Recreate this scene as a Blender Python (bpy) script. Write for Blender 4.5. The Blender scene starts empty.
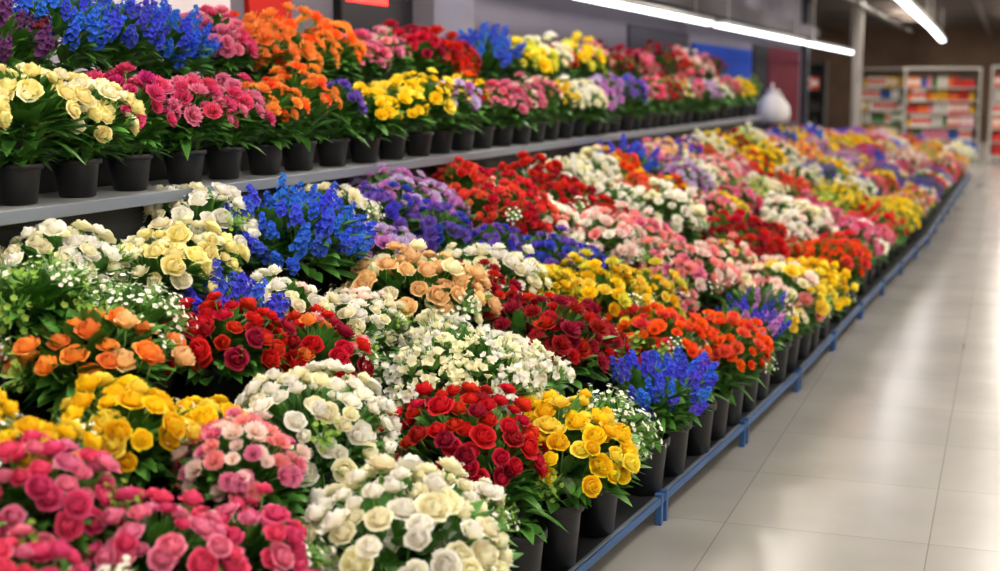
import bpy, math, random
from mathutils import Vector, Matrix, Quaternion
PI = math.pi
C = bpy.context.scene.collection
SC = bpy.context.scene
SC.view_settings.view_transform = 'Standard'
RND = random.Random(11)

# ------------------------------------------------------------------ camera maths
F0 = 1389.0
TH = math.atan(200.5 / F0)
PS = math.radians(19.97)
CAMZ = 1.6
cT, sT, cP, sP = math.cos(TH), math.sin(TH), math.cos(PS), math.sin(PS)
def ray(px, py):
    x = px - 500; y = 285.5 - py
    F = F0 * cT + y * sT; U = y * cT - F0 * sT
    return (x * cP - F * sP, F * cP + x * sP, U)
def project(X, Y, Z):
    U = Z - CAMZ; x = X * cP + Y * sP; F = -X * sP + Y * cP
    f = F * cT - U * sT; y = F * sT + U * cT
    if f <= 0.05: return (-9999, -9999, f)
    return (500 + F0 * x / f, 285.5 - F0 * y / f, f)

cam_d = bpy.data.cameras.new('camera'); cam = bpy.data.objects.new('camera', cam_d); C.objects.link(cam)
cam.location = (0, 0, CAMZ); cam.rotation_euler = (PI / 2 - TH, 0, PS)
cam_d.lens = 50; cam_d.sensor_width = 36
cam_d.dof.use_dof = True; cam_d.dof.focus_distance = 4.4; cam_d.dof.aperture_fstop = 2.0
cam_d.clip_end = 200
SC.camera = cam

# ------------------------------------------------------------------ materials
def lin(h):
    h = h.lstrip('#'); r = []
    for i in (0, 2, 4):
        c = int(h[i:i+2], 16) / 255
        r.append(c / 12.92 if c <= 0.04045 else ((c + 0.055) / 1.055) ** 2.4)
    return r
def newmat(name):
    m = bpy.data.materials.new(name); m.use_nodes = True
    nt = m.node_tree; b = nt.nodes['Principled BSDF']
    return m, nt, b
def simple(name, hexc, rough=0.5, metal=0.0, noise=0.0, nscale=8, emis=0):
    m, nt, b = newmat(name)
    c = lin(hexc)
    if noise:
        n = nt.nodes.new('ShaderNodeTexNoise'); n.inputs['Scale'].default_value = nscale
        tc = nt.nodes.new('ShaderNodeTexCoord'); nt.links.new(tc.outputs['Object'], n.inputs['Vector'])
        mx = nt.nodes.new('ShaderNodeMix'); mx.data_type = 'RGBA'
        mx.inputs['A'].default_value = (*[v * (1 - noise) for v in c], 1)
        mx.inputs['B'].default_value = (*[min(1, v * (1 + noise)) for v in c], 1)
        nt.links.new(n.outputs['Fac'], mx.inputs['Factor']); nt.links.new(mx.outputs['Result'], b.inputs['Base Color'])
    else:
        b.inputs['Base Color'].default_value = (*c, 1)
    b.inputs['Roughness'].default_value = rough; b.inputs['Metallic'].default_value = metal
    if rough >= .75: b.inputs['Specular IOR Level'].default_value = .15
    if emis:
        b.inputs['Emission Color'].default_value = (*c, 1); b.inputs['Emission Strength'].default_value = emis
    return m
COL = dict(hotpink='#F4588C', pink='#FB94B8', salmon='#FAA4AA', cream='#FFF8E0', white='#FFFEFA', yellow='#FFDC12',
           lemon='#FFEC58', peach='#FFA64C', red='#E00E1E', orange='#FF6A18', crimson='#B20C2E', apricot='#FFD8A4', butter='#FFF2B4',
           blue='#4060F4', skyblue='#2E78FF', royal='#4048E0', violet='#D892E2', lavender='#D2BEF0', purple='#7E60D6',
           coral='#FA5844', blush='#FDE6E6', chartreuse='#E6E654', plum='#642A6E', limegreen='#9AC850', magenta='#D8308E', burgundy='#74162C')
PM = {}
def petal_mat(key):
    if key in PM: return PM[key]
    m, nt, b = newmat('petal_' + key); c = lin(COL[key])
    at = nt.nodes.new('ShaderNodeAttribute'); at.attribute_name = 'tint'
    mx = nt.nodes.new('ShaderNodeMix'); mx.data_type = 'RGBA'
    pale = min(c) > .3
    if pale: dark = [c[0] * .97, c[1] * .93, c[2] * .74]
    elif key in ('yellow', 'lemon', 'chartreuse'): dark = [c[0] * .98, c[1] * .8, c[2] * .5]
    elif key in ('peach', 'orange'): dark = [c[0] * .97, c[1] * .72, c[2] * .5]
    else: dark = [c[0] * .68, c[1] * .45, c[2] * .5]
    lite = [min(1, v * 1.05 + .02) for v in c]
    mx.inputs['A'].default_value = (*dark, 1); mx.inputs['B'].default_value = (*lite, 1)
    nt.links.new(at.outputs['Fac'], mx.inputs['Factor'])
    oi = nt.nodes.new('ShaderNodeObjectInfo'); hs = nt.nodes.new('ShaderNodeHueSaturation')
    mr = nt.nodes.new('ShaderNodeMapRange')
    mr.inputs['To Min'].default_value = .489; mr.inputs['To Max'].default_value = .511
    nt.links.new(oi.outputs['Random'], mr.inputs['Value']); nt.links.new(mr.outputs['Result'], hs.inputs['Hue'])
    mv = nt.nodes.new('ShaderNodeMapRange'); mv.inputs['To Min'].default_value = .92; mv.inputs['To Max'].default_value = 1.06
    nt.links.new(oi.outputs['Random'], mv.inputs['Value']); nt.links.new(mv.outputs['Result'], hs.inputs['Value'])
    nt.links.new(mx.outputs['Result'], hs.inputs['Color']); nt.links.new(hs.outputs['Color'], b.inputs['Base Color'])
    b.inputs['Roughness'].default_value = .6; b.inputs['Specular IOR Level'].default_value = .18
    tr = nt.nodes.new('ShaderNodeBsdfTranslucent'); nt.links.new(hs.outputs['Color'], tr.inputs['Color'])
    ms = nt.nodes.new('ShaderNodeMixShader'); ms.inputs['Fac'].default_value = .3
    nt.links.new(b.outputs['BSDF'], ms.inputs[1]); nt.links.new(tr.outputs['BSDF'], ms.inputs[2])
    nt.links.new(ms.outputs['Shader'], nt.nodes['Material Output'].inputs['Surface'])
    PM[key] = m; return m
def leaf_mat(name, a, bcol):
    m, nt, b = newmat(name)
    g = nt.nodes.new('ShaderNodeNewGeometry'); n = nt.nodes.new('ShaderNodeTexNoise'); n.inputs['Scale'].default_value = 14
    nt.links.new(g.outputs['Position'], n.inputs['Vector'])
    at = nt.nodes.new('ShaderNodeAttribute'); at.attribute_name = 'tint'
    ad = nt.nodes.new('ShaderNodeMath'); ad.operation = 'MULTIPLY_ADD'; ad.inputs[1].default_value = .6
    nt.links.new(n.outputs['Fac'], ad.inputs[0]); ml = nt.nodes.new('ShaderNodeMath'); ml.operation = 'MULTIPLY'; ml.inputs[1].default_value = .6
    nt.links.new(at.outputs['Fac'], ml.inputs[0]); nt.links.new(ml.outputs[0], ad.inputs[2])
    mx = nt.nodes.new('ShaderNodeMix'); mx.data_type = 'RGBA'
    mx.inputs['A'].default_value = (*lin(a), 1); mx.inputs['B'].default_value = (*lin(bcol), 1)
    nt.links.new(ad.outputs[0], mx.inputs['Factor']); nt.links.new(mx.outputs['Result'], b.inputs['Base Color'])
    b.inputs['Roughness'].default_value = .42
    return m
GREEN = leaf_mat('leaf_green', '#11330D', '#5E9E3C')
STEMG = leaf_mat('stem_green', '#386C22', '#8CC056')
CENT = simple('flower_centre', '#E8C030', .6)
POTM = simple('black_plastic', '#0F1013', .4, noise=.25, nscale=20)
SOIL = simple('potting_soil', '#1A120C', .95, noise=.4, nscale=60)

# ------------------------------------------------------------------ mesh helpers
class T:
    def __init__(s): s.V = []; s.F = []; s.M = []; s.A = []
    def add(s, o, mat=Matrix(), mmap=None):
        n = len(s.V)
        s.V += [mat @ v for v in o.V]; s.A += o.A
        for f, mi in zip(o.F, o.M): s.F.append(tuple(i + n for i in f)); s.M.append(mmap[mi] if mmap else mi)
    def mesh(s, name, mats, smooth=True):
        me = bpy.data.meshes.new(name); me.from_pydata([tuple(v) for v in s.V], [], s.F)
        for m in mats: me.materials.append(m)
        me.polygons.foreach_set('material_index', s.M)
        me.polygons.foreach_set('use_smooth', [smooth] * len(s.F))
        a = me.attributes.new('tint', 'FLOAT', 'POINT'); a.data.foreach_set('value', s.A)
        me.update(); return me
def box(t, x0, x1, y0, y1, z0, z1, mi=0):
    quad_prism(t, [(x0, y0), (x1, y0), (x1, y1), (x0, y1)], z0, z1, mi)
def quad_prism(t, pts, z0, z1, mi=0):
    n = len(t.V); k = len(pts)
    for z in (z0, z1):
        for p in pts: t.V.append(Vector((p[0], p[1], z))); t.A.append(.5)
    t.F.append(tuple(n + i for i in reversed(range(k)))); t.M.append(mi)
    t.F.append(tuple(n + k + i for i in range(k))); t.M.append(mi)
    for i in range(k):
        j = (i + 1) % k; t.F.append((n + i, n + j, n + k + j, n + k + i)); t.M.append(mi)
def tube(t, pts, r, seg=6, mi=0, tint=.5):
    n0 = len(t.V); L = len(pts)
    for i, p in enumerate(pts):
        p = Vector(p); d = (Vector(pts[min(i + 1, L - 1)]) - Vector(pts[max(i - 1, 0)])).normalized()
        a = d.cross(Vector((0, 0, 1)) if abs(d.z) < .9 else Vector((1, 0, 0))).normalized(); b = d.cross(a)
        rr = r[i] if isinstance(r, (list, tuple)) else r
        for k in range(seg):
            an = 2 * PI * k / seg; t.V.append(p + (a * math.cos(an) + b * math.sin(an)) * rr); t.A.append(tint)
    for i in range(L - 1):
        for k in range(seg):
            k2 = (k + 1) % seg
            t.F.append((n0 + i*seg + k, n0 + i*seg + k2, n0 + (i+1)*seg + k2, n0 + (i+1)*seg + k)); t.M.append(mi)
    t.F.append(tuple(n0 + k for k in reversed(range(seg)))); t.M.append(mi)
    t.F.append(tuple(n0 + (L-1)*seg + k for k in range(seg))); t.M.append(mi)
def lathe(t, prof, seg=24, mi=0):
    n0 = len(t.V)
    for r, z in prof:
        for k in range(seg):
            a = 2 * PI * k / seg; t.V.append(Vector((r * math.cos(a), r * math.sin(a), z))); t.A.append(.5)
    for i in range(len(prof) - 1):
        for k in range(seg):
            k2 = (k + 1) % seg; t.F.append((n0+i*seg+k, n0+i*seg+k2, n0+(i+1)*seg+k2, n0+(i+1)*seg+k)); t.M.append(mi)
    t.F.append(tuple(n0 + k for k in reversed(range(seg)))); t.M.append(mi)
def link(name, data, parent=None, loc=(0, 0, 0)):
    o = bpy.data.objects.new(name, data); C.objects.link(o); o.location = loc
    if parent: o.parent = parent
    return o
def obj(name, t, mats, parent=None, loc=(0, 0, 0), smooth=False, bevel=0):
    o = link(name, t.mesh(name, mats if isinstance(mats, list) else [mats], smooth), parent, loc)
    if bevel:
        b = o.modifiers.new('bevel', 'BEVEL'); b.width = bevel; b.segments = 2; b.limit_method = 'ANGLE'
    return o
def tag(o, label, cat, group=None):
    o['label'] = label; o['category'] = cat
    if group: o['group'] = group
    return o
def struct(name, t, m, bevel=0):
    o = obj(name, t, m, bevel=bevel); o['kind'] = 'structure'; return o
def thing(name, label, cat, loc=(0, 0, 0), group=None):
    o = bpy.data.objects.new(name, None); C.objects.link(o); o.location = loc; o.empty_display_size = .05
    return tag(o, label, cat, group)

# ------------------------------------------------------------------ flower templates (mat 0 petal, 1 green, 2 centre)
def ring(t, n, r0, r1, H, half, curl, off, nu, nv, rnd, z0=0, ruf=0.0, dark=0.0, bend=PI/2, tilt=0.0):
    for k in range(n):
        a0 = off + 2*PI*k/n + rnd.uniform(-.14, .14); b = len(t.V); hs = rnd.uniform(.92, 1.07); rs = rnd.uniform(.92, 1.08)
        for j in range(nv + 1):
            v = j / nv; wv = .45 + .55 * math.sin(PI * min(1, .1 + .62 * v))
            if v > .8: wv *= .8
            for i in range(nu + 1):
                u = -1 + 2 * i / nu; a = a0 + half * u * wv
                r = r0 + (r1*rs - r0) * math.sin(v * bend) + curl * v**3 + tilt*u*v
                z = z0 + hs * H * v**.85 * (1 - .17 * u*u*v) - max(0, curl) * .5 * v**4
                if ruf: q = ruf * math.sin(i * 2.7 + k * 1.7) * v*v; z += q; r += q * .7
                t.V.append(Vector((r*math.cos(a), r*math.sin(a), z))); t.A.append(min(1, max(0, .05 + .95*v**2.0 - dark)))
        for j in range(nv):
            for i in range(nu):
                q = b + j*(nu+1) + i; t.F.append((q, q+1, q+nu+2, q+nu+1)); t.M.append(0)
def stemlet(t, L=1.7, r=.06):
    tube(t, [(0, 0, -L), (0, 0, .05)], r, 4, 1, .6)
    lathe(t, [(.05, -.15), (.28, 0), (.34, .16)], 6, 1)
def star(t, pos, q, size, n=5, width=.42, lift=.25, mi=0, centre=True, tl=.9):
    m = Matrix.Translation(pos) @ q.to_matrix().to_4x4() @ Matrix.Scale(size, 4)
    s = T()
    for k in range(n):
        a = 2*PI*k/n; d = Vector((math.cos(a), math.sin(a), 0)); p = Vector((-d.y, d.x, 0)); b = len(s.V)
        s.V += [Vector((0, 0, 0)), d*.6 + p*width + Vector((0, 0, lift)), d + Vector((0, 0, lift*1.1)), d*.6 - p*width + Vector((0, 0, lift)), d*.55 + Vector((0, 0, lift*.55))]
        s.A += [.15, tl, 1, tl, .6]
        s.F += [(b, b+4, b+1), (b+4, b+2, b+1), (b, b+3, b+4), (b+4, b+3, b+2)]; s.M += [mi]*4
    if centre:
        b = len(s.V)
        for k in range(4):
            a = PI*k/2; s.V.append(Vector((.16*math.cos(a), .16*math.sin(a), .12))); s.A.append(.5)
        s.V.append(Vector((0, 0, .28))); s.A.append(1)
        for k in range(4): s.F.append((b+k, b+(k+1) % 4, b+4)); s.M.append(2)
    t.add(s, m)
def leaf(t, p0, d, up, l, w, droop=.2, mi=0, seg=4, tb=.3):
    d = d.normalized(); s = d.cross(up)
    s = s.normalized() if s.length > 1e-3 else Vector((1, 0, 0)); n = s.cross(d); b = len(t.V); p = Vector(p0)
    for j in range(seg + 1):
        v = j / seg; c = p + d*l*v + Vector((0, 0, -droop*l*v*v)); ww = w * math.sin(PI * (.08 + .9*v)**.85) * .5
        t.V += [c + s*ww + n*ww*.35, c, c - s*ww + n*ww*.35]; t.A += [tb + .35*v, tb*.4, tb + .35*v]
    for j in range(seg):
        q = b + 3*j; t.F += [(q, q+1, q+4, q+3), (q+1, q+2, q+5, q+4)]; t.M += [mi, mi]
def qto(d): return Vector((0, 0, 1)).rotation_difference(d.normalized())
def tpl(kind, hi, seed):
    r = random.Random(seed * 31 + len(kind)); t = T(); nu, nv = (4, 5) if hi else (2, 3)
    if kind == 'rose':
        k = (1.0, .78, .92)[seed % 3]; hk = (1, 1.2, 1.08)[seed % 3]
        lathe(t, [(.1, .4), (.15, .8*hk), (.1, .98*hk), (.005, 1.04*hk)], 8, 0)
        for i in range(32): t.A[-1-i] = .4 + .5*(i // 8 == 0)
        ring(t, 3, .03, .26, 1.12*hk, 1.3, -.08, 0, nu, nv, r, bend=2.5, tilt=.06)
        ring(t, 3, .08, .42*k, 1.08*hk, 1.15, -.05, .7, nu, nv, r, bend=2.3, tilt=.09)
        ring(t, 4, .12, .57*k, 1.02*hk, .95, -.02, .3, nu, nv, r, bend=2.1, tilt=.1)
        if hi: ring(t, 5, .16, .72*k, .94*hk, .8, .02, .1, nu, nv, r, bend=1.95, tilt=.09)
        ring(t, 5, .2, .84*k, .82*hk, .78, .09*k, .5, nu, nv, r, bend=1.8, tilt=.08, ruf=.02)
        if hi: ring(t, 5, .2, .94*k, .62*hk, .74, .24*k, .2, nu, nv, r, tilt=.06, ruf=.03)
        stemlet(t)
    elif kind == 'carnation':
        n = (5, 7, 9, 10) if hi else (4, 5, 6, 0)
        lathe(t, [(.1, .4), (.16, .8), (.02, .98)], 6, 0)
        for i in range(18): t.A[-1-i] = .6
        ring(t, n[0], .03, .22, 1.06, .7, .04, 0, nu, nv, r, ruf=.15, bend=2.0)
        ring(t, n[1], .06, .45, 1.02, .6, .06, .4, nu, nv, r, ruf=.17)
        ring(t, n[2], .1, .7, .86, .5, .12, .2, nu, nv, r, ruf=.18)
        if n[3]: ring(t, n[3], .12, .88, .6, .45, .18, .0, nu, nv, r, ruf=.17)
        stemlet(t)
    elif kind == 'chrysanthemum':
        n = (8, 12, 14) if hi else (6, 7, 8)
        ring(t, n[0], .05, .32, .95, .34, -.05, 0, 2, nv, r, bend=2.0)
        ring(t, n[1], .08, .66, .8, .27, .05, .2, 2, nv, r)
        ring(t, n[2], .1, .95, .5, .24, .08, .1, 2, nv, r)
        lathe(t, [(.2, .45), (.16, .75), (.02, .9)], 6, 0)
        for i in range(18): t.A[-1-i] = .5
        stemlet(t)
    elif kind == 'freesia':
        for k in range(8 if hi else 5):
            a = 2.4*k; rr = .2 + .08*k; d = Vector((math.cos(a)*rr, math.sin(a)*rr, 1 - .06*k))
            p = Vector((math.cos(a)*rr*.95, math.sin(a)*rr*.95, .55 + r.uniform(-.4, .9)))
            star(t, p, qto(d), .34 if hi else .48, 5, .5, .95, centre=False)
            if hi: star(t, p + d*.02, qto(d) @ Quaternion((0, 0, 1), .6), .24, 4, .5, 1.25, centre=False)
            tube(t, [(0, 0, -.6), tuple(p)], .03, 3, 1)
        for k in range(6 if hi else 2):
            a = r.uniform(0, 6.3); leaf(t, (0, 0, -.4), Vector((math.cos(a), math.sin(a), 1.6)), Vector((0, 0, 1)), 1.7, .26, .1, 1, 3, .6)
    elif kind == 'waxflower':
        for k in range(13 if hi else 8):
            a = 2.4*k; rr = .95*math.sqrt((k+.5)/13); p = Vector((math.cos(a)*rr, math.sin(a)*rr, .5 + r.uniform(-.3, .8) - .3*rr))
            star(t, p, qto(Vector((math.cos(a)*rr*.7, math.sin(a)*rr*.7, 1))), .19 if hi else .33, 5, .5, .3)
            tube(t, [(0, 0, -.7), tuple(p)], .02, 3, 1)
        for k in range(12 if hi else 4):
            a = r.uniform(0, 6.3); leaf(t, (0, 0, -.3), Vector((math.cos(a), math.sin(a), r.uniform(.5, 1.6))), Vector((0, 0, 1)), r.uniform(1.0, 1.8), .18, .1, 1, 3, .5)
    elif kind == 'delphinium':
        L = (1.5, 2.0, 1.1)[seed % 3]
        tube(t, [(0, 0, -2.0), (.02, 0, .5), (.06, 0, L)], [.05, .045, .02], 4, 1)
        n = 18 if hi else 10
        for k in range(n):
            v = k / n; a = 2.4*k; z = -.3 + (L + .3)*v; d = Vector((math.cos(a), math.sin(a), .3 + .9*v)); q = .4*(1-v*.8)*r.uniform(.6, 1.35)
            star(t, Vector((math.cos(a)*q + .05*v, math.sin(a)*q, z)), qto(d), (.38 if hi else .5)*(1 - .45*v)*r.uniform(.85, 1.2), 5, .46, .35, centre=False, tl=.8)
        for k in range(3 if hi else 1):
            a = r.uniform(0, 6.3); leaf(t, (0, 0, -1.0), Vector((math.cos(a), math.sin(a), 1.8)), Vector((0, 0, 1)), 1.9, .22, .1, 1, 3, .5)
    return t
KIND = { # size, spacing, radial factor, upright
    'rose': (.0315, .0528, .97, .4), 'carnation': (.031, .053, .97, .35), 'chrysanthemum': (.030, .053, .97, .35),
    'freesia': (.044, .060, .95, .9), 'waxflower': (.050, .074, .92, .6), 'delphinium': (.043, .066, .95, .8)}
PLUR = {'rose': 'roses', 'carnation': 'carnations', 'chrysanthemum': 'chrysanthemums', 'freesia': 'freesias', 'waxflower': 'waxflowers', 'delphinium': 'delphiniums'}
PART = {'rose': 'rose_bloom', 'carnation': 'carnation_bloom', 'chrysanthemum': 'chrysanthemum_bloom', 'freesia': 'freesia_spray', 'waxflower': 'waxflower_spray', 'delphinium': 'flower_spike'}
SIZE = {'pe': 1.12, 'hp': .86, 'cr': .93, 'wt': .8, 'cc': .85, 'sp': .72, 'bl': .8, 'rc': .85, 'co': .85, 'cm': .88, 'ap': .98, 'pw': .72, 'mx': .8, 'yg': .72, 'or': .88, 're': .9}
DENS = {'pe': .68}
TPL = {}
def template(kind, hi, s):
    k = (kind, hi, s)
    if k not in TPL: TPL[k] = tpl(kind, hi, s)
    return TPL[k]
BM = {}
def bloom_mesh(kind, colr, s):
    k = (kind, colr, s)
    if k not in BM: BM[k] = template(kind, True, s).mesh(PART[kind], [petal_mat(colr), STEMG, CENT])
    return BM[k]
def dome(kind, R, rnd, dens=1.0, flat=.74, sm=1.0, up=0):
    size, sp, rf, upr = KIND[kind]; upr += up; sp /= math.sqrt(dens); sp *= sm; size *= sm; out = []
    n = max(8, int(2*PI*R*R*.82/sp**2))
    if n > 104: size *= math.sqrt(n/104); n = 104
    ph = rnd.uniform(0, 6.28); p2 = rnd.uniform(0, 6.28); flat *= rnd.uniform(.82, 1.18)
    for i in range(n):
        if i > 3 and rnd.random() < .07: continue
        c = 1 - (i + .5)/n*1.14; s = math.sqrt(max(0, 1-c*c)); a = ph + 2.39996*i + rnd.uniform(-.2, .2)
        k = rnd.uniform(.83, 1.08)*rf*(1 + .1*math.sin(2*a + p2) + .06*math.sin(3*a + ph))
        if rnd.random() < .07: k *= 1.12
        p = Vector((R*s*math.cos(a)*k, R*s*math.sin(a)*k, flat*R*c*k + rnd.uniform(-.016, .018)))
        d = Vector((s*math.cos(a), s*math.sin(a), max(c, 0) + upr)) + Vector((rnd.uniform(-.34, .34), rnd.uniform(-.34, .34), 0))
        out.append((p, qto(d) @ Quaternion((0, 0, 1), rnd.uniform(0, 6.28)), size*rnd.uniform(.72, 1.18)))
    return out
def foliage(head, R, ph, n, rnd, pr=.075, reach=1.14):
    t = T(); head = Vector(head); base = Vector((0, 0, ph - .04))
    for k in range(9):
        a = 2.4*k; e = head + Vector((math.cos(a)*R*.55, math.sin(a)*R*.55, .1*R)); b = Vector((math.cos(a)*.03, math.sin(a)*.03, ph*.4))
        tube(t, [tuple(b), tuple(b.lerp(e, .5) + Vector((0, 0, .02))), tuple(e)], .0035, 4, 0, .7)
    for k in range(n):
        c = 1 - (k + .5)/n*1.45; s = math.sqrt(max(0, 1-c*c)); a = 2.39996*k + rnd.uniform(-.3, .3)
        dirv = Vector((s*math.cos(a), s*math.sin(a), c*.76)); far = 1.2 if c < .4 else reach; tip = head + dirv*R*rnd.uniform(.92, far)
        l = min((tip - base).length*.6, rnd.uniform(.07, .12)); d = (tip - base.lerp(head, rnd.uniform(.3, .9))).normalized()
        leaf(t, tip - d*l, d, Vector((rnd.uniform(-.4, .4), rnd.uniform(-.4, .4), 1)), l, rnd.uniform(.034, .056), rnd.uniform(.0, .25), 0, 4, rnd.uniform(.2, .85))
    for k in range(n // 2):
        a = 2*PI*k/(n//2)*3 + rnd.uniform(-.2, .2); q = Vector((math.cos(a), math.sin(a), 0)); v = rnd.random()
        org = Vector((0, 0, ph)).lerp(head, v*.75) + q*(pr*.5 + R*.35*v)
        leaf(t, org, q + Vector((0, 0, rnd.uniform(0, 1.2))), Vector((0, 0, 1)), rnd.uniform(.08, .135), rnd.uniform(.034, .052), rnd.uniform(.15, .6), 0, 4, rnd.uniform(.2, .75))
    return t
def pot_t(h, r, seg=24):
    t = T(); b = r*.74
    lathe(t, [(b*.9, 0), (b, .004), (r*.93, h*.84), (r*.94, h*.85), (r*1.03, h*.86), (r*1.05, h*.87), (r*1.05, h*.985), (r*1.02, h), (r*.95, h), (r*.9, h*.86), (r*.86, h*.8)], seg)
    n = len(t.V) - seg; t.F.append(tuple(n + k for k in range(seg))); t.M.append(1)
    return t
POT = {'bed': pot_t(.215, .09).mesh('pot', [POTM, SOIL]), 'shelf': pot_t(.122, .076).mesh('pot', [POTM, SOIL])}
POTH = {'bed': .215, 'shelf': .122}
FOL = {}; MER = {}
def shared_fol(pk, v):
    k = (pk, v)
    if k not in FOL:
        h = .33 if pk == 'bed' else .25
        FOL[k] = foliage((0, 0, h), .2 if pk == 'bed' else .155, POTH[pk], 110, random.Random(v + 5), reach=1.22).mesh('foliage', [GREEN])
    return FOL[k]
def merged(key, v, hi, R):
    k = (key, v, hi, R)
    if k not in MER:
        lab, kind, cols = PAL[key]; rnd = random.Random(len(kind) + v*13 + len(key)); t = T(); nc = len(cols)
        for p, q, s in dome(kind, R, rnd, .9 if hi else .82):
            ci = rnd.randrange(nc); sc = s if hi else s*1.1
            t.add(template(kind, hi, rnd.randrange(3)), Matrix.Translation(p) @ q.to_matrix().to_4x4() @ Matrix.Scale(sc, 4), {0: ci, 1: nc, 2: nc+1})
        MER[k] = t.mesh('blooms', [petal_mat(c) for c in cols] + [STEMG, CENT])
    return MER[k]
PAL = {
 'hp': ('deep pink', 'rose', ['hotpink', 'hotpink', 'pink']), 'hpc': ('hot pink', 'carnation', ['hotpink', 'hotpink', 'magenta']),
 'pk': ('pink', 'carnation', ['pink', 'pink', 'hotpink']), 'sp': ('salmon pink', 'carnation', ['salmon', 'pink', 'blush']),
 'cr': ('cream', 'rose', ['cream', 'white']), 'wr': ('white', 'rose', ['white', 'white', 'cream']), 'cc': ('cream', 'carnation', ['cream', 'white', 'cream']),
 'bt': ('pale yellow', 'rose', ['butter', 'butter', 'cream']),
 'ye': ('yellow', 'rose', ['yellow', 'yellow', 'lemon']), 'yc': ('yellow', 'chrysanthemum', ['yellow', 'lemon']),
 'pe': ('peach orange', 'rose', ['peach', 'peach', 'peach', 'apricot']), 're': ('red', 'rose', ['red', 'red', 'crimson']), 'rc': ('red', 'carnation', ['red', 'red', 'crimson']),
 'rp': ('red and peach', 'rose', ['red', 'red', 'red', 'red', 'crimson', 'salmon', 'peach']),
 'or': ('bright orange', 'carnation', ['orange', 'orange', 'coral']), 'oc': ('orange', 'chrysanthemum', ['peach', 'orange', 'peach']),
 'cm': ('crimson', 'carnation', ['crimson', 'crimson', 'red']), 'ap': ('apricot', 'rose', ['apricot', 'apricot', 'cream']),
 'fr': ('creamy white', 'freesia', ['cream', 'white']), 'bd': ('blue', 'delphinium', ['blue', 'royal', 'skyblue']), 'sb': ('vivid blue', 'delphinium', ['skyblue', 'skyblue', 'blue']),
 'rb': ('royal blue', 'delphinium', ['royal', 'royal', 'blue']), 'vd': ('violet blue', 'delphinium', ['purple', 'royal', 'violet']),
 'wx': ('small white', 'waxflower', ['white']), 'lw': ('lavender', 'chrysanthemum', ['lavender', 'lavender', 'violet']), 'gw': ('greenish white', 'waxflower', ['limegreen', 'white']),
 'wt': ('white and blush', 'rose', ['white', 'blush', 'white', 'cream']), 'vm': ('lilac', 'chrysanthemum', ['violet', 'violet', 'lavender']),
 'pm': ('purple', 'chrysanthemum', ['purple', 'purple', 'royal']), 'co': ('coral red', 'rose', ['coral', 'coral', 'red']),
 'bl': ('blush pink', 'carnation', ['blush', 'white', 'blush', 'salmon']), 'pw': ('pink and cream', 'carnation', ['pink', 'salmon', 'blush', 'salmon']),
 'yg': ('yellow green', 'carnation', ['lemon', 'chartreuse', 'yellow']), 'mx': ('pastel mixed', 'carnation', ['cream', 'blush', 'salmon', 'lemon']),
 'ry': ('red and yellow', 'carnation', ['red', 'yellow', 'orange']),
 'dp': ('dark purple', 'delphinium', ['plum', 'plum', 'burgundy']), 'bu': ('burgundy', 'carnation', ['burgundy', 'crimson']), 'gr': ('green', 'waxflower', ['limegreen', 'chartreuse']),
 'yp': ('yellow and pink', 'carnation', ['lemon', 'pink', 'cream'])}
ENTRIES = []
CNAME = {'blush': 'pale pink', 'limegreen': 'green', 'hotpink': 'deep pink', 'lemon': 'light yellow', 'peach': 'peach orange'}
def bouquet(key, root_loc, head, R, pk, mode, rnd, row):
    lab, kind, cols = PAL[key]
    root = thing('potted_' + kind, '', 'potted flowers', root_loc)
    link('pot', POT[pk], root)
    if mode == 2:
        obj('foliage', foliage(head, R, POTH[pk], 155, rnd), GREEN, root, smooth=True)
        for p, q, s in dome(kind, R, rnd, sm=SIZE.get(key, 1.0), dens=DENS.get(key, 1.0), up=.9 if key == 'pe' else 0, flat=.6 if key == 'pe' else .74):
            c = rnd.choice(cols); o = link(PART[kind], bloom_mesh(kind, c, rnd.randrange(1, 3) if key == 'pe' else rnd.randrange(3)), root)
            o.location = Vector(head) + p; o.rotation_mode = 'QUATERNION'; o.rotation_quaternion = q; o.scale = (s, s, s)
            if lab.find(' and ') > 0: o['label'] = CNAME.get(c, c) + ' bloom'
        if kind in ('rose', 'carnation') and pk == 'bed':
            for i in range(rnd.randint(4, 8)):
                a = rnd.uniform(0, 6.28); o = link('filler_sprig', bloom_mesh('waxflower', rnd.choice(['white', 'limegreen', 'white']), rnd.randrange(3)), root)
                th = rnd.uniform(1.1, 1.8); dv = Vector((math.sin(th)*math.cos(a), math.sin(th)*math.sin(a), math.cos(th)*.64))
                o.location = Vector(head) + dv*R*rnd.uniform(.95, 1.12); o.rotation_mode = 'QUATERNION'; o.rotation_quaternion = qto(dv + Vector((0, 0, .6))); s = rnd.uniform(.035, .05); o.scale = (s, s, s)
    else:
        R0 = .2 if pk == 'bed' else .155; h0 = .33 if pk == 'bed' else .25
        f = link('foliage', shared_fol(pk, rnd.randrange(4)), root); f.rotation_euler = (0, 0, rnd.uniform(0, 6.28))
        f.scale = (R/R0*1.06, R/R0*1.06, head[2]/h0)
        b = link('blooms', merged(key, rnd.randrange(2), mode == 1, R0), root); b.location = head; b.scale = (R/R0, R/R0, R/R0*rnd.uniform(.85, 1.2)); b.rotation_euler = (0, 0, rnd.uniform(0, 6.28))
    ENTRIES.append(dict(root=root, key=key, row=row, Y=root_loc[1]))
    return root

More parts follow.
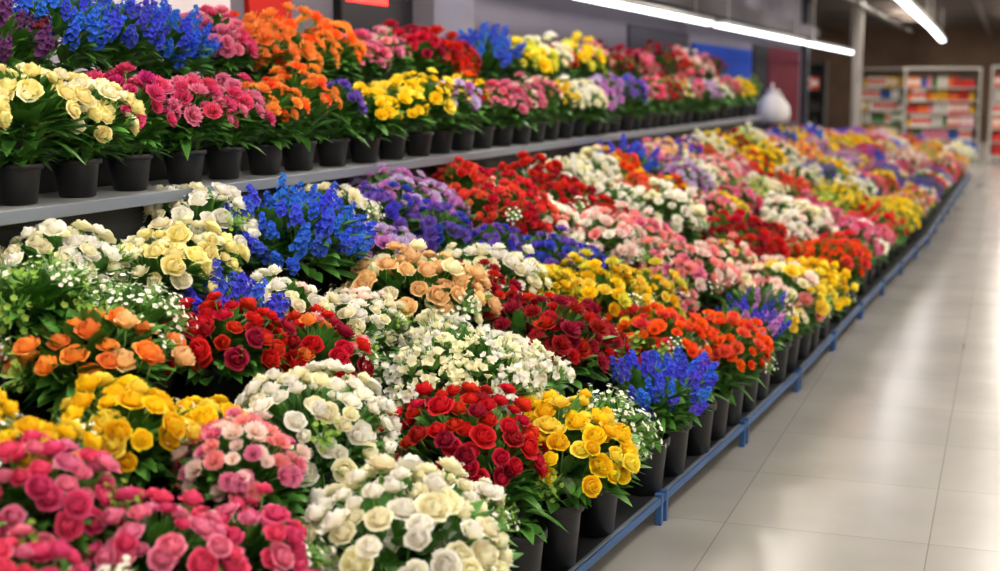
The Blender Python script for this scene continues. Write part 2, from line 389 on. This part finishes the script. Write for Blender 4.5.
# ------------------------------------------------------------------ bed layout
LT = [(-2, 1.62), (2.1, 1.34), (4.2, 1.187), (5.57, 1.075), (7.38, .974), (9.7, .893), (14.5, .706), (23.3, .6), (32, .54)]
def Lf(Y):
    for (a, la), (b, lb) in zip(LT, LT[1:]):
        if Y <= b: return la + (lb - la)*(Y - a)/(b - a)
    return LT[-1][1]
XB = 2.58
BAY0, BAYL = 1.2, 1.22
def bayc(Y): return BAY0 + (math.floor((Y - BAY0)/BAYL) + .5)*BAYL
def SF(Y):
    y = bayc(Y); return 1 if y < 12.5 else max(.42, 1 - .62*(y - 12.5)/11)
def wof(X, Y): L = Lf(Y); return (-X - L)/(XB - L)
def zs(w, Y): return .52 + .65*SF(Y)*max(0, min(1, w) - .1)/.9
def deck(r, Y): return .1 + .165*r*SF(Y)
YEND = 26.0
def hit(px, py):
    dx, dy, dz = ray(px, py); t = .0012
    while t < .03:
        X, Y, Z = dx*t, dy*t, CAMZ + dz*t
        if Z <= zs(wof(X, Y), Y): return X, Y, Z, t*F0
        t += .000004
    return None
EXP = [(45,482,150,'hp'),(150,538,165,'hp'),(240,540,150,'hp'),(15,575,150,'hp'),(242,466,130,'sp'),(410,537,222,'cr'),(28,434,110,'ye'),(118,410,125,'ye'),(196,408,88,'ye'),
 (92,336,160,'pe'),(308,418,165,'cr'),(225,340,118,'re'),(310,342,118,'rp'),(462,436,160,'re'),(584,438,158,'ye'),(455,370,178,'fr'),(652,382,95,'bd'),
 (640,415,100,'wx'),(648,335,110,'or'),(720,342,100,'or'),(535,332,150,'cm'),(412,290,155,'ap'),(482,268,112,'cr'),(222,303,108,'rb'),(165,276,95,'bt'),
 (352,312,105,'wt'),(290,238,145,'sb'),(182,212,132,'wr'),(55,245,130,'cr'),(125,302,115,'wx'),(40,294,110,'gw'),(325,200,92,'cc'),(388,188,96,'vm'),
 (378,244,88,'lw'),(432,224,88,'pm'),(540,252,96,'pm'),(500,208,96,'co'),(455,172,78,'co'),(556,200,78,'re'),(597,238,100,'bl'),(658,212,96,'wr'),
 (735,242,112,'rc'),(668,264,108,'pw'),(588,294,115,'yg'),(773,292,110,'mx'),(818,284,86,'ye'),(822,256,78,'or'),(763,322,70,'vd'),(785,222,88,'wt')]
LOOK = [(548,162,'wr'),(610,182,'co'),(640,178,'ry'),(640,165,'bd'),(685,168,'wr'),(738,157,'ye'),(700,192,'rc'),(748,196,'cr'),(800,196,'pk'),(870,212,'yc'),(878,236,'gr'),
 (690,142,'or'),(605,150,'rc'),(645,140,'pm'),(770,180,'co'),(790,163,'wr'),(840,188,'pk'),(850,162,'vm'),(800,143,'yc'),(900,185,'pm'),(890,165,'hpc'),(760,132,'vm'),(925,168,'co'),
 (905,210,'yc'),(850,235,'pk'),(845,212,'wr'),(720,172,'pw'),(820,172,'ye'),(580,165,'cr'),(510,172,'re'),(520,150,'cc'),(470,190,'pk'),(730,140,'rc'),(770,145,'pe'),(870,148,'yc'),(670,128,'vm'),(705,215,'pw')]
heads = []; LW = []
for px, py, w, k in EXP:
    X, Y, Z, d = hit(px, py); heads.append([X, Y, Z, w*.5/F0*d*.98, k]); LW.append((X, Y, k))
for px, py, k in LOOK:
    r = hit(px, py)
    if r: LW.append((r[0], r[1], k))
rows = {r: [] for r in range(5)}
def potX(r, Y, hx=None):
    L = Lf(Y); tw = (XB - L)/5; c = -(L + (r + .5)*tw)
    if r == 0: return -(L + .078 + max(0, min(.07, (Y - 8)*.015)))
    if hx is None: return c
    m = max(0, tw/2 - .098); return max(c - m, min(c + m, hx))
for h in heads:
    w = wof(h[0], h[1]); r = max(0, min(4, int(w*5))); rows[r].append([h[1], h])
for r in rows:
    rows[r].sort(key=lambda e: e[0])
    for it in range(60):
        for a, b in zip(rows[r], rows[r][1:]):
            g = b[0] - a[0]
            if g < .195: s = (.197 - g)/2; a[0] -= s; b[0] += s
FARK = ['co','pk','yc','wr','or','vm','cr','rc','pm','ye','hpc','cc','ap','ye','lw','gr','pk','wr','cm','ry','bd','sp','bl','pw','gr']
lastk = [None, None]
for r in rows:
    add = []; Y = 1.45 + .1*(r % 2)
    while Y < YEND - .2:
        X = potX(r, Y); z = zs((r + .5)/5, Y); px, py, d = project(X, Y, z)
        ok = all(abs(e[0] - Y) > .25 for e in rows[r]) and all((h[0]-X)**2 + (h[1]-Y)**2 > ((.17 if r == 0 else .21) if h[3] < .2 else (.29 if r and Y < 4.6 else .235))**2 for h in heads) and -110 < px < 1060 and py < 690
        if ok:
            best = min(LW, key=lambda q: (q[0]-X)**2 + ((q[1]-Y)*(.8 if Y < 9 else .5))**2)
            dist = math.hypot(best[0]-X, (best[1]-Y)*.6)
            k = best[2] if (dist < .5 and (Y < 9 or RND.random() < .6)) else RND.choice([q for q in FARK if q not in lastk])
            lastk = [lastk[1], k]
            jit = RND.uniform(-.02, .02)
            Rr = .155 if (r == 0 and Y < 9) else (RND.uniform(.16, .195) if Y < 9 else RND.uniform(.19, .22))
            add.append([Y, [X + jit, Y + RND.uniform(-.02, .02), z + RND.uniform(-.045, .04), Rr, k], 1])
            Y += .40 if Y < 9 else .5
        else: Y += .04
    rows[r] += add
for r in rows:
    for e in rows[r]:
        Y, h = e[0], e[1]; X = potX(r, Y, h[0]); z = deck(r, Y) + .001
        hz = max(.26, h[2] - (.07 if r < 4 else .09) - z); exp = len(e) == 2
        if h[4] == 'sp' and exp: hz += .05
        if r == 0: h[0] = min(h[0], -(Lf(h[1]) + .055))
        mode = 2 if (exp or Y < 5.5) else (1 if Y < 11 else 0)
        bouquet(h[4], (X, Y, z), (h[0] - X, h[1] - Y, hz), h[3], 'bed', mode, random.Random(int(Y*1000) + r), r)

# ------------------------------------------------------------------ wall shelf rows
SL = [(10,'bt'),(45,'bt'),(80,'bt'),(120,'hpc'),(182,'pk'),(225,'pk'),(262,'oc'),(300,'oc'),(345,'pm'),(378,'yc'),(405,'yc'),(437,'vm'),(465,'ry'),(495,'pk'),(525,'sp'),(553,'yc'),(575,'cc'),(597,'vm'),(615,'pm'),(635,'pk'),(655,'rc'),(670,'yp'),(685,'pk'),(700,'vm'),(712,'cr'),(724,'pk'),(735,'yc'),(745,'gr')]
SU = [(8,'dp'),(60,'sb'),(110,'bd'),(160,'sb'),(218,'pk'),(262,'oc'),(305,'oc'),(345,'pk'),(378,'sp'),(420,'rc'),(446,'rc'),(468,'bd'),(490,'bd'),(512,'yg'),(535,'cc'),(552,'re'),(572,'yg'),(592,'sp'),(612,'bu'),(630,'pk'),(650,'bu'),(670,'rc'),(685,'sp'),(700,'bu')]
ZL, ZU = 1.25, 1.48
SHE = 15.8
for row, lst, Xr, z0, R, hh, step in (('lower', SL, -2.75, ZL, .165, .245, .30), ('upper', SU, -3.17, ZU, .2, .25, .335)):
    Y = 2.75; 
    while Y < SHE - .2:
        px, py, d = project(Xr, Y, z0 + hh)
        if px > -70:
            k = min(lst, key=lambda q: abs(q[0] - px))[1]
            bouquet(k, (Xr + RND.uniform(-.012, .012), Y, z0 + .001), (RND.uniform(-.015, .015), 0, hh + RND.uniform(-.035, .04)), R*RND.uniform(.86, 1.12), 'shelf', 2 if Y < (5.6 if row == 'lower' else 5.2) else (1 if Y < 10 else 0), random.Random(int(Y*977) + len(row)), row)
        Y += (step if Y < 12 else step*1.25) + RND.uniform(-.02, .02)

# labels
ROWN = {0: 'front row by the blue rail', 1: 'second row up from the aisle', 2: 'middle row of the bed', 3: 'fourth row up from the aisle', 4: 'back row under the shelf edge', 'lower': 'lower wall shelf', 'upper': 'upper wall shelf'}
ONES = ['', 'first', 'second', 'third', 'fourth', 'fifth', 'sixth', 'seventh', 'eighth', 'ninth', 'tenth', 'eleventh', 'twelfth', 'thirteenth', 'fourteenth', 'fifteenth', 'sixteenth', 'seventeenth', 'eighteenth', 'nineteenth']
TENS = ['', '', 'twenty', 'thirty', 'forty', 'fifty', 'sixty', 'seventy', 'eighty', 'ninety']
def ordn(n):
    if n < 20: return ONES[n]
    if n % 10 == 0: return TENS[n//10][:-1] + 'ieth'
    return TENS[n//10] + '-' + ONES[n % 10]
cnt = {}; ents = []
for r in ROWN:
    es = sorted([e for e in ENTRIES if e['row'] == r], key=lambda e: e['Y'])
    for i, e in enumerate(es):
        lab, kind, _ = PAL[e['key']]; e['n'] = i + 1
        a = PAL[es[i-1]['key']][0] if i else None; b = PAL[es[i+1]['key']][0] if i < len(es)-1 else None
        base = f"potted {lab} {PLUR[kind]}, {ROWN[r]}"
        e['ord'] = f"{base}, {ordn(i+1)} from the near end"
        e['lab'] = f"{base}, between {a} and {b}" if a and b else e['ord']
        if len(e['lab'].split()) > 16: e['lab'] = e['ord']
        cnt[e['lab']] = cnt.get(e['lab'], 0) + 1; ents.append(e)
        e['root']['group'] = 'potted flowers, ' + ROWN[r]
for e in ents:
    e['root']['label'] = e['lab'] if cnt[e['lab']] == 1 else e['ord']

# ------------------------------------------------------------------ blue racks
BLUE = simple('blue_enamel_steel', '#30598E', .45, .1, noise=.1, nscale=5)
SILV = simple('brushed_steel', '#8A94A4', .4, .6)
DECKM = simple('dark_deck_metal', '#1E2126', .55, noise=.2, nscale=12)
ys = [BAY0 + BAYL*i for i in range(21)]
for i, (a, b) in enumerate(zip(ys, ys[1:])):
    yc = (a + b)/2; root = thing('display_rack', f'tiered rack bay with blue steel front rail, {ordn(i+1)} bay from the near end', 'rack', (-Lf(yc), yc, 0), 'blue railed racks under the flower bed')
    O = Vector((-Lf(yc), yc, 0)); g = .004
    def P(w, Y): L = Lf(Y); return (-(L + w*(XB - L)) - O.x, Y - O.y)
    def sh(off, Y): return (-Lf(Y) + off - O.x, Y - O.y)
    t = T(); quad_prism(t, [sh(.0, a+g), sh(.012, a+g), sh(.012, b-g), sh(.0, b-g)], .078, .106); obj('front_rail', t, BLUE, root, bevel=.004)
    t = T(); quad_prism(t, [sh(-.016, a+g), sh(-.001, a+g), sh(-.001, b-g), sh(-.016, b-g)], .1, .107); obj('rail_lip', t, SILV, root, bevel=.002)
    for yy in (a + .03, b - .03):
        t = T(); x, y = sh(.0, yy); box(t, x-.012, x+.014, y-.013, y+.013, 0, .113); box(t, x-.014, x+.016, y-.015, y+.015, .113, .118); obj('post', t, BLUE, root, bevel=.003)
    for r in range(5):
        t = T(); z = deck(r, yc); dz = z - deck(max(0, r-1), yc)
        quad_prism(t, [P((r+1)/5, a+g), P(r/5 + .001, a+g), P(r/5 + .001, b-g), P((r+1)/5, b-g)], z-.018, z)
        if r: 
            p = [P(r/5 + .001, a+g), P(r/5 + .001, b-g)]; quad_prism(t, [(p[0][0]-.012, p[0][1]), p[0], p[1], (p[1][0]-.012, p[1][1])], z-dz, z-.018)
        obj('tier_board', t, DECKM, root)
    for yy in (a + .04, b - .04):
        t = T(); x, y = P(.97, yy); box(t, x-.018, x+.018, y-.018, y+.018, 0, deck(4, yc)-.018); obj('back_leg', t, BLUE, root)
# ------------------------------------------------------------------ wall shelf
WHT = simple('white_shelf_laminate', '#B4B6BC', .4, noise=.06, nscale=3)
DGR = simple('dark_grey_panel', '#1E1F22', .6, noise=.15)
YM = (1.6 + SHE)/2
root = thing('wall_shelf', 'long two tier pale grey shelf carrying black flower pots along the wall', 'shelf', (-3.0, YM, 0))
def sbox(nm, x0, x1, y0, y1, z0, z1, m, bv=0):
    t = T(); box(t, x0+3.0, x1+3.0, y0-YM, y1-YM, z0, z1); return obj(nm, t, m, root, bevel=bv)
sbox('lower_board', -2.96, -2.6, 1.6, SHE, ZL-.03, ZL, WHT, .004)
sbox('edge_strip', -2.6, -2.592, 1.6, SHE, ZL-.034, ZL+.003, SILV, .002)
sbox('upper_board', -3.42, -2.97, 1.6, SHE, ZU-.035, ZU, WHT, .004)
sbox('riser_panel', -2.985, -2.97, 1.6, SHE, ZL-.03, ZU-.035, DGR)
sbox('base_panel', -2.7, -2.68, 1.6, SHE, 0, ZL-.03, DGR)
for k in range(7): sbox('bracket', -3.4, -2.72, 1.7 + k*2.3, 1.73 + k*2.3, 0 if k in (0, 6) else .9, ZL-.03, DGR)

# ------------------------------------------------------------------ room
def floor_mat():
    m, nt, b = newmat('glossy_tile_floor')
    tc = nt.nodes.new('ShaderNodeTexCoord'); mp = nt.nodes.new('ShaderNodeMapping'); mp.inputs['Location'].default_value = (.19, .1, 0)
    br = nt.nodes.new('ShaderNodeTexBrick'); br.offset = 0; br.inputs['Scale'].default_value = 1
    br.inputs['Brick Width'].default_value = .72; br.inputs['Row Height'].default_value = .72; br.inputs['Mortar Size'].default_value = .0025; br.inputs['Mortar Smooth'].default_value = .4
    br.inputs['Color1'].default_value = (*lin('#A6A3A0'), 1); br.inputs['Color2'].default_value = (*lin('#A09D9A'), 1); br.inputs['Mortar'].default_value = (*lin('#807D7A'), 1)
    nt.links.new(tc.outputs['Object'], mp.inputs['Vector']); nt.links.new(mp.outputs['Vector'], br.inputs['Vector'])
    n = nt.nodes.new('ShaderNodeTexNoise'); n.inputs['Scale'].default_value = 2.2; n.inputs['Detail'].default_value = 6
    nt.links.new(tc.outputs['Object'], n.inputs['Vector'])
    mx = nt.nodes.new('ShaderNodeMix'); mx.data_type = 'RGBA'; mx.blend_type = 'MULTIPLY'; mx.inputs['Factor'].default_value = .25
    nt.links.new(br.outputs['Color'], mx.inputs['A']); nt.links.new(n.outputs['Fac'], mx.inputs['B']); nt.links.new(mx.outputs['Result'], b.inputs['Base Color'])
    mr = nt.nodes.new('ShaderNodeMapRange'); mr.inputs['To Min'].default_value = .16; mr.inputs['To Max'].default_value = .3
    nt.links.new(n.outputs['Fac'], mr.inputs['Value']); nt.links.new(mr.outputs['Result'], b.inputs['Roughness'])
    b.inputs['Specular IOR Level'].default_value = .48
    return m
t = T(); box(t, -9, 4.5, -3, 42, -.1, 0); struct('floor', t, floor_mat())
t = T(); box(t, -9, 4.5, -3, 42, 3.4, 3.5); struct('ceiling', t, simple('ceiling_grey', '#968A80', .8, noise=.1, nscale=1.5))
WALLM = simple('lilac_grey_wall', '#6C6874', .8, noise=.12, nscale=2)
BACKM = simple('dim_back_wall', '#5A483C', .8, noise=.5, nscale=1.2)
t = T(); box(t, -3.75, -3.6, -3, 26.0, 0, 3.4); struct('wall_left', t, WALLM)
t = T(); box(t, -9, 4.5, 42, 42.1, 0, 3.4); struct('wall_back', t, BACKM)
t = T(); box(t, 4.5, 4.6, -3, 42, 0, 3.4); struct('wall_right', t, simple('pale_wall', '#D4D0CC', .7))
t = T(); box(t, -9, 4.5, -3.1, -3, 0, 3.4); struct('wall_front', t, simple('pale_wall_front', '#D4D0CC', .7))
t = T(); box(t, -9.1, -9, 26, 42, 0, 3.4); struct('wall_far_left', t, BACKM)
BEAM = simple('brown_beam', '#4A403A', .7)
for i in range(10):
    t = T(); y = 11 + i*3.0; box(t, -9 if y > 26.5 else -3.6, 4.5, y, y+.2, 3.1, 3.4); struct(f'trim_{i+1}', t, BEAM)
def panel(name, label, cat, y0, y1, z0, z1, m, depth=.03):
    t = T(); box(t, -3.6, -3.6+depth, y0, y1, z0, z1); return tag(obj(name, t, m, bevel=.004), label, cat)
panel('wall_panel', 'plain white panel on the wall above the pink flowers', 'panel', 4.4, 6.0, 1.6, 2.9, simple('white_panel', '#D8D4DC', .6))
panel('wall_panel', 'plain red panel on the wall above the orange flowers', 'panel', 6.18, 6.62, 1.6, 2.9, simple('red_panel', '#B8241C', .8))
panel('wall_panel', 'large bright blue panel on the wall toward the far end', 'panel', 16.6, 20.6, .8, 2.1, simple('blue_panel', '#05399A', .85, noise=.25, nscale=1.5))
panel('wall_panel', 'dark magenta panel on the wall beside the dark pillar', 'panel', 22.2, 25.6, .4, 2.2, simple('magenta_panel', '#56081E', .85, noise=.35, nscale=2))
panel('wall_panel', 'nearly black narrow panel on the wall between blue and magenta panels', 'panel', 20.8, 22.1, .4, 2.2, simple('black_panel', '#14141A', .8))
panel('wall_panel', 'dark grey panel on the wall just before the blue panel', 'panel', 13.6, 16.3, 1.0, 2.2, simple('charcoal_panel', '#3C3B45', .8))
r0 = thing('wall_screen', 'dark screen with a red glowing strip above the pink and red flowers', 'screen', (-3.6, 7.65, 1.75))
t = T(); box(t, 0, .06, -.5, .5, 0, .75); obj('casing', t, simple('screen_black', '#15151A', .25), r0, bevel=.008)
t = T(); box(t, .0605, .066, -.45, .1, .32, .4); obj('glowing_strip', t, simple('red_glow', '#FF2A20', .4, emis=4), r0)
t = T(); box(t, -3.6, -3.42, 8.2, 8.9, 0, 3.4); struct('trim_20', t, simple('pilaster_grey', '#7A7682', .7))
t = T(); box(t, -3.78, -3.5, 26.0, 26.35, 0, 3.4); struct('trim_21', t, simple('dark_pillar', '#141826', .6))
t = T(); box(t, -3.6, -3.3, 8.9, 26.0, 2.42, 2.62); struct('trim_22', t, simple('light_soffit', '#56525A', .7))
PIPE = simple('grey_pipe', '#3E3A38', .5, .4)
for i, (x, z) in enumerate(((-2.6, 3.02), (-.6, 3.0), (-4.8, 2.98))):
    t = T(); y0 = 26.4 if x < -3.6 else 11; tube(t, [(0, y0 - 26, 0), (0, 15.8, 0)], .045, 10)
    tag(obj('ceiling_pipe', t, PIPE, loc=(x, 26, z), smooth=True), ['dark pipe under the ceiling nearest the left wall strip lights', 'dark pipe under the ceiling right of the aisle strip lights', 'dark pipe under the ceiling beyond the left wall end'][i], 'pipe')
# stand with white bags past the shelf end
BAGM = simple('white_bag_film', '#E6E2E4', .45, noise=.06, nscale=14)
st = thing('display_stand', 'dark slatted stand holding white bags beyond the end of the wall shelf', 'stand', (-3.05, 19.6, 0))
for x in (-.2, .2):
    for y in (-.55, .55):
        t = T(); box(t, x-.02, x+.02, y-.02, y+.02, 0, 1.06); obj('leg', t, DGR, st, bevel=.003)
for z in (.35, 1.06):
    t = T()
    for q in range(5): box(t, -.22 + q*.09, -.15 + q*.09, -.58, .58, z, z+.02)
    obj('slatted_shelf', t, DGR, st)
for i, (y, s, lb) in enumerate(((19.3, 1.0, 'larger white bag on the dark stand beyond the wall shelf'), (19.9, .82, 'smaller white bag on the dark stand beyond the wall shelf'))):
    r = thing('carrier_bag', lb, 'bag', (-3.05, y, 1.081)); t = T()
    lathe(t, [(.1*s, 0), (.17*s, .02), (.19*s, .14*s), (.17*s, .28*s), (.1*s, .38*s), (.06*s, .42*s), (.09*s, .46*s)], 14)
    for v in t.V: a = math.atan2(v.y, v.x); f = 1 + .08*math.sin(5*a + v.z*9); v.x *= f; v.y *= f
    obj('bag_body', t, BAGM, r, smooth=True)
    t = T(); tube(t, [(0, .07*s*math.cos(PI*j/8), .44*s + .1*s*math.sin(PI*j/8)) for j in range(9)], .012*s, 6); obj('handle', t, BAGM, r, smooth=True)
# lights
EM = simple('fluorescent_diffuser', '#FFF6E8', .5, emis=26)
EMS = simple('strip_diffuser', '#F4F4FC', .5, emis=7)
HOUS = simple('white_housing', '#C8C8C6', .5)
def strip(name, label, x0, y0, x1, y1, z, grp):
    c = Vector(((x0+x1)/2, (y0+y1)/2, z)); r = thing(name, label, 'light', tuple(c), grp); L = math.hypot(x1-x0, y1-y0); r.rotation_euler = (0, 0, -math.atan2(x1-x0, y1-y0))
    t = T(); box(t, -.06, .06, -L/2, L/2, .0, .05); obj('housing', t, HOUS, r, bevel=.006)
    t = T(); box(t, -.045, .045, -L/2+.03, L/2-.03, -.03, .0); obj('diffuser', t, EMS, r, bevel=.01)
    for s in (-1, 1):
        t = T(); tube(t, [(0, s*L*.4, .05), (0, s*L*.4, 3.4-z)], .008, 6); obj('hanging_rod', t, HOUS, r)
strip('strip_light', 'nearest bright strip light hanging along the left wall above the shelf', -3.22, 8.2, -3.22, 15.8, 2.3, 'strip lights over the wall shelf')
strip('strip_light', 'second strip light along the left wall, above the blue panel', -3.22, 16.2, -3.22, 23.3, 2.3, 'strip lights over the wall shelf')
strip('strip_light', 'farthest strip light at the end of the left wall', -3.22, 23.9, -3.22, 31.5, 2.3, 'strip lights over the wall shelf')
strip('strip_light', 'nearer strip light hanging over the aisle at top right', -1.1, 14.2, -1.2, 22.5, 2.5, 'strip lights over the aisle')
strip('strip_light', 'farther strip light hanging over the aisle at top right', -1.2, 22.9, -1.33, 30.0, 2.5, 'strip lights over the aisle')
k = 0
for x in (-6.0, -2.2, .3, 2.8):
    for i in range(12):
        y = -.8 + i*3.6
        if x < -5 and y < 27: continue
        k += 1
        r = thing('ceiling_light', f'rectangular white ceiling light panel over the shop, {ordn(k)} of the ceiling panels', 'light', (x, y, 3.33), 'ceiling light panels')
        t = T(); box(t, -.33, .33, -.66, .66, .0, .07); obj('frame', t, HOUS, r, bevel=.005)
        t = T(); box(t, -.29, .29, -.62, .62, -.012, .0); obj('diffuser', t, EM, r)
# ------------------------------------------------------------------ far store
STEEL = simple('white_rack_steel', '#BEB9B2', .45)
PC = {'red': '#D8281E', 'white': '#E4E0D8', 'yellow': '#F0B820', 'green': '#4A8A44', 'blue': '#2A5CB8', 'pink': '#E88AA6', 'orange': '#F07020', 'dark': '#2A2422'}
PMT = {k: simple('pack_' + k, v, .5) for k, v in PC.items()}
PMESH = {}
def pack_mesh(kind, c):
    if (kind, c) not in PMESH:
        t = T()
        if kind == 'bottle': lathe(t, [(.045, 0), (.05, .01), (.05, .2), (.02, .26), (.018, .3), (.022, .3), (.022, .33), (.001, .331)], 12)
        elif kind == 'jar': lathe(t, [(.055, 0), (.06, .01), (.06, .14), (.05, .16), (.056, .16), (.056, .19), (.001, .191)], 12)
        else: box(t, -.075, .075, -.05, .05, 0, .26); box(t, -.07, .07, -.052, .052, .08, .2, 1)
        PMESH[(kind, c)] = t.mesh(kind, [PMT[c], PMT['white' if c != 'white' else 'red']], kind != 'box')
    return PMESH[(kind, c)]
def unit(label, short, x0, x1, Y, H, n, mat, cols, depth=.45, back=None):
    cx = (x0+x1)/2; r = thing('shelving_unit', label, 'shelving', (cx, Y, 0)); w = (x1-x0)/2
    for s in (-1, 1):
        t = T(); box(t, s*w-.02, s*w+.02, -depth/2, depth/2, 0, H); obj('upright', t, mat, r, bevel=.004)
    t = T(); box(t, -w+.02, w-.02, depth/2-.02, depth/2, .1, H); obj('back_panel', t, back or mat, r)
    t = T(); box(t, -w+.02, w-.02, -depth/2, depth/2-.02, H-.05, H); obj('header', t, mat, r, bevel=.004)
    names = ['bottom', 'second', 'third', 'fourth', 'fifth', 'sixth']
    for k in range(n):
        z = .15 + k*(H-.3)/n; t = T(); box(t, -w+.02, w-.02, -depth/2, depth/2-.02, z-.03, z); obj('shelf', t, mat, r, bevel=.003)
        x = -w + .11; kd = RND.choice(['box', 'bottle', 'jar']); cc = RND.choice(cols); left = RND.randint(1, 3)
        while x < w - .09:
            o = link(kd, pack_mesh(kd, cc), None, (cx + x, Y - .1, z + .001))
            sc = .85 if n > 5 else 1; o.scale = (sc, sc, sc)
            tag(o, f'{cc} {kd} on the {names[k]} shelf of the {short}', kd, f'{cc} {kd} row, {names[k]} shelf, {short}')
            x += (.165 if kd == 'box' else .13)*sc; left -= 1
            if left == 0: kd = RND.choice(['box', 'bottle', 'jar']); cc = RND.choice(cols); left = RND.randint(1, 3)
GB = simple('grey_back_board', '#7A6C5E', .6)
cc1 = ['red', 'white', 'yellow', 'white', 'orange', 'pink', 'red', 'green', 'blue']
unit('wide white shelving unit stocked with colourful packages at the far end', 'wide far shelving', -2.15, -.6, 32, 1.98, 6, STEEL, cc1, back=GB)
unit('narrow white shelving unit behind the slim white column', 'narrow far shelving', -3.35, -2.3, 34.5, 2.0, 6, STEEL, ['yellow', 'white', 'green', 'white', 'blue'], back=GB)
unit('shelving unit with red goods at the right edge of the view', 'right edge shelving', -.35, .95, 31, 2.0, 6, STEEL, ['red', 'red', 'orange', 'white'], back=GB)
unit('dark shelving unit beyond the end of the left wall', 'dark far shelving', -5.2, -3.75, 31, 2.1, 4, simple('dark_rack', '#2A2624', .6), ['red', 'dark', 'dark', 'white'])
r = thing('support_column', 'slim white support column beyond the far end of the flower bed', 'column', (-2.75, 27.5, 0))
t = T(); lathe(t, [(.09, .0), (.09, 3.4)], 20); obj('shaft', t, STEEL, r, smooth=True)
t = T(); lathe(t, [(.15, 0), (.15, .05), (.1, .08), (.09, .08)], 20); obj('base_ring', t, STEEL, r)
w = bpy.data.worlds.new('world'); SC.world = w; w.use_nodes = True
w.node_tree.nodes['Background'].inputs[0].default_value = (.9, .9, 1, 1); w.node_tree.nodes['Background'].inputs[1].default_value = .3
print('ENTRIES', len(ENTRIES), 'OBJ', len(bpy.data.objects))
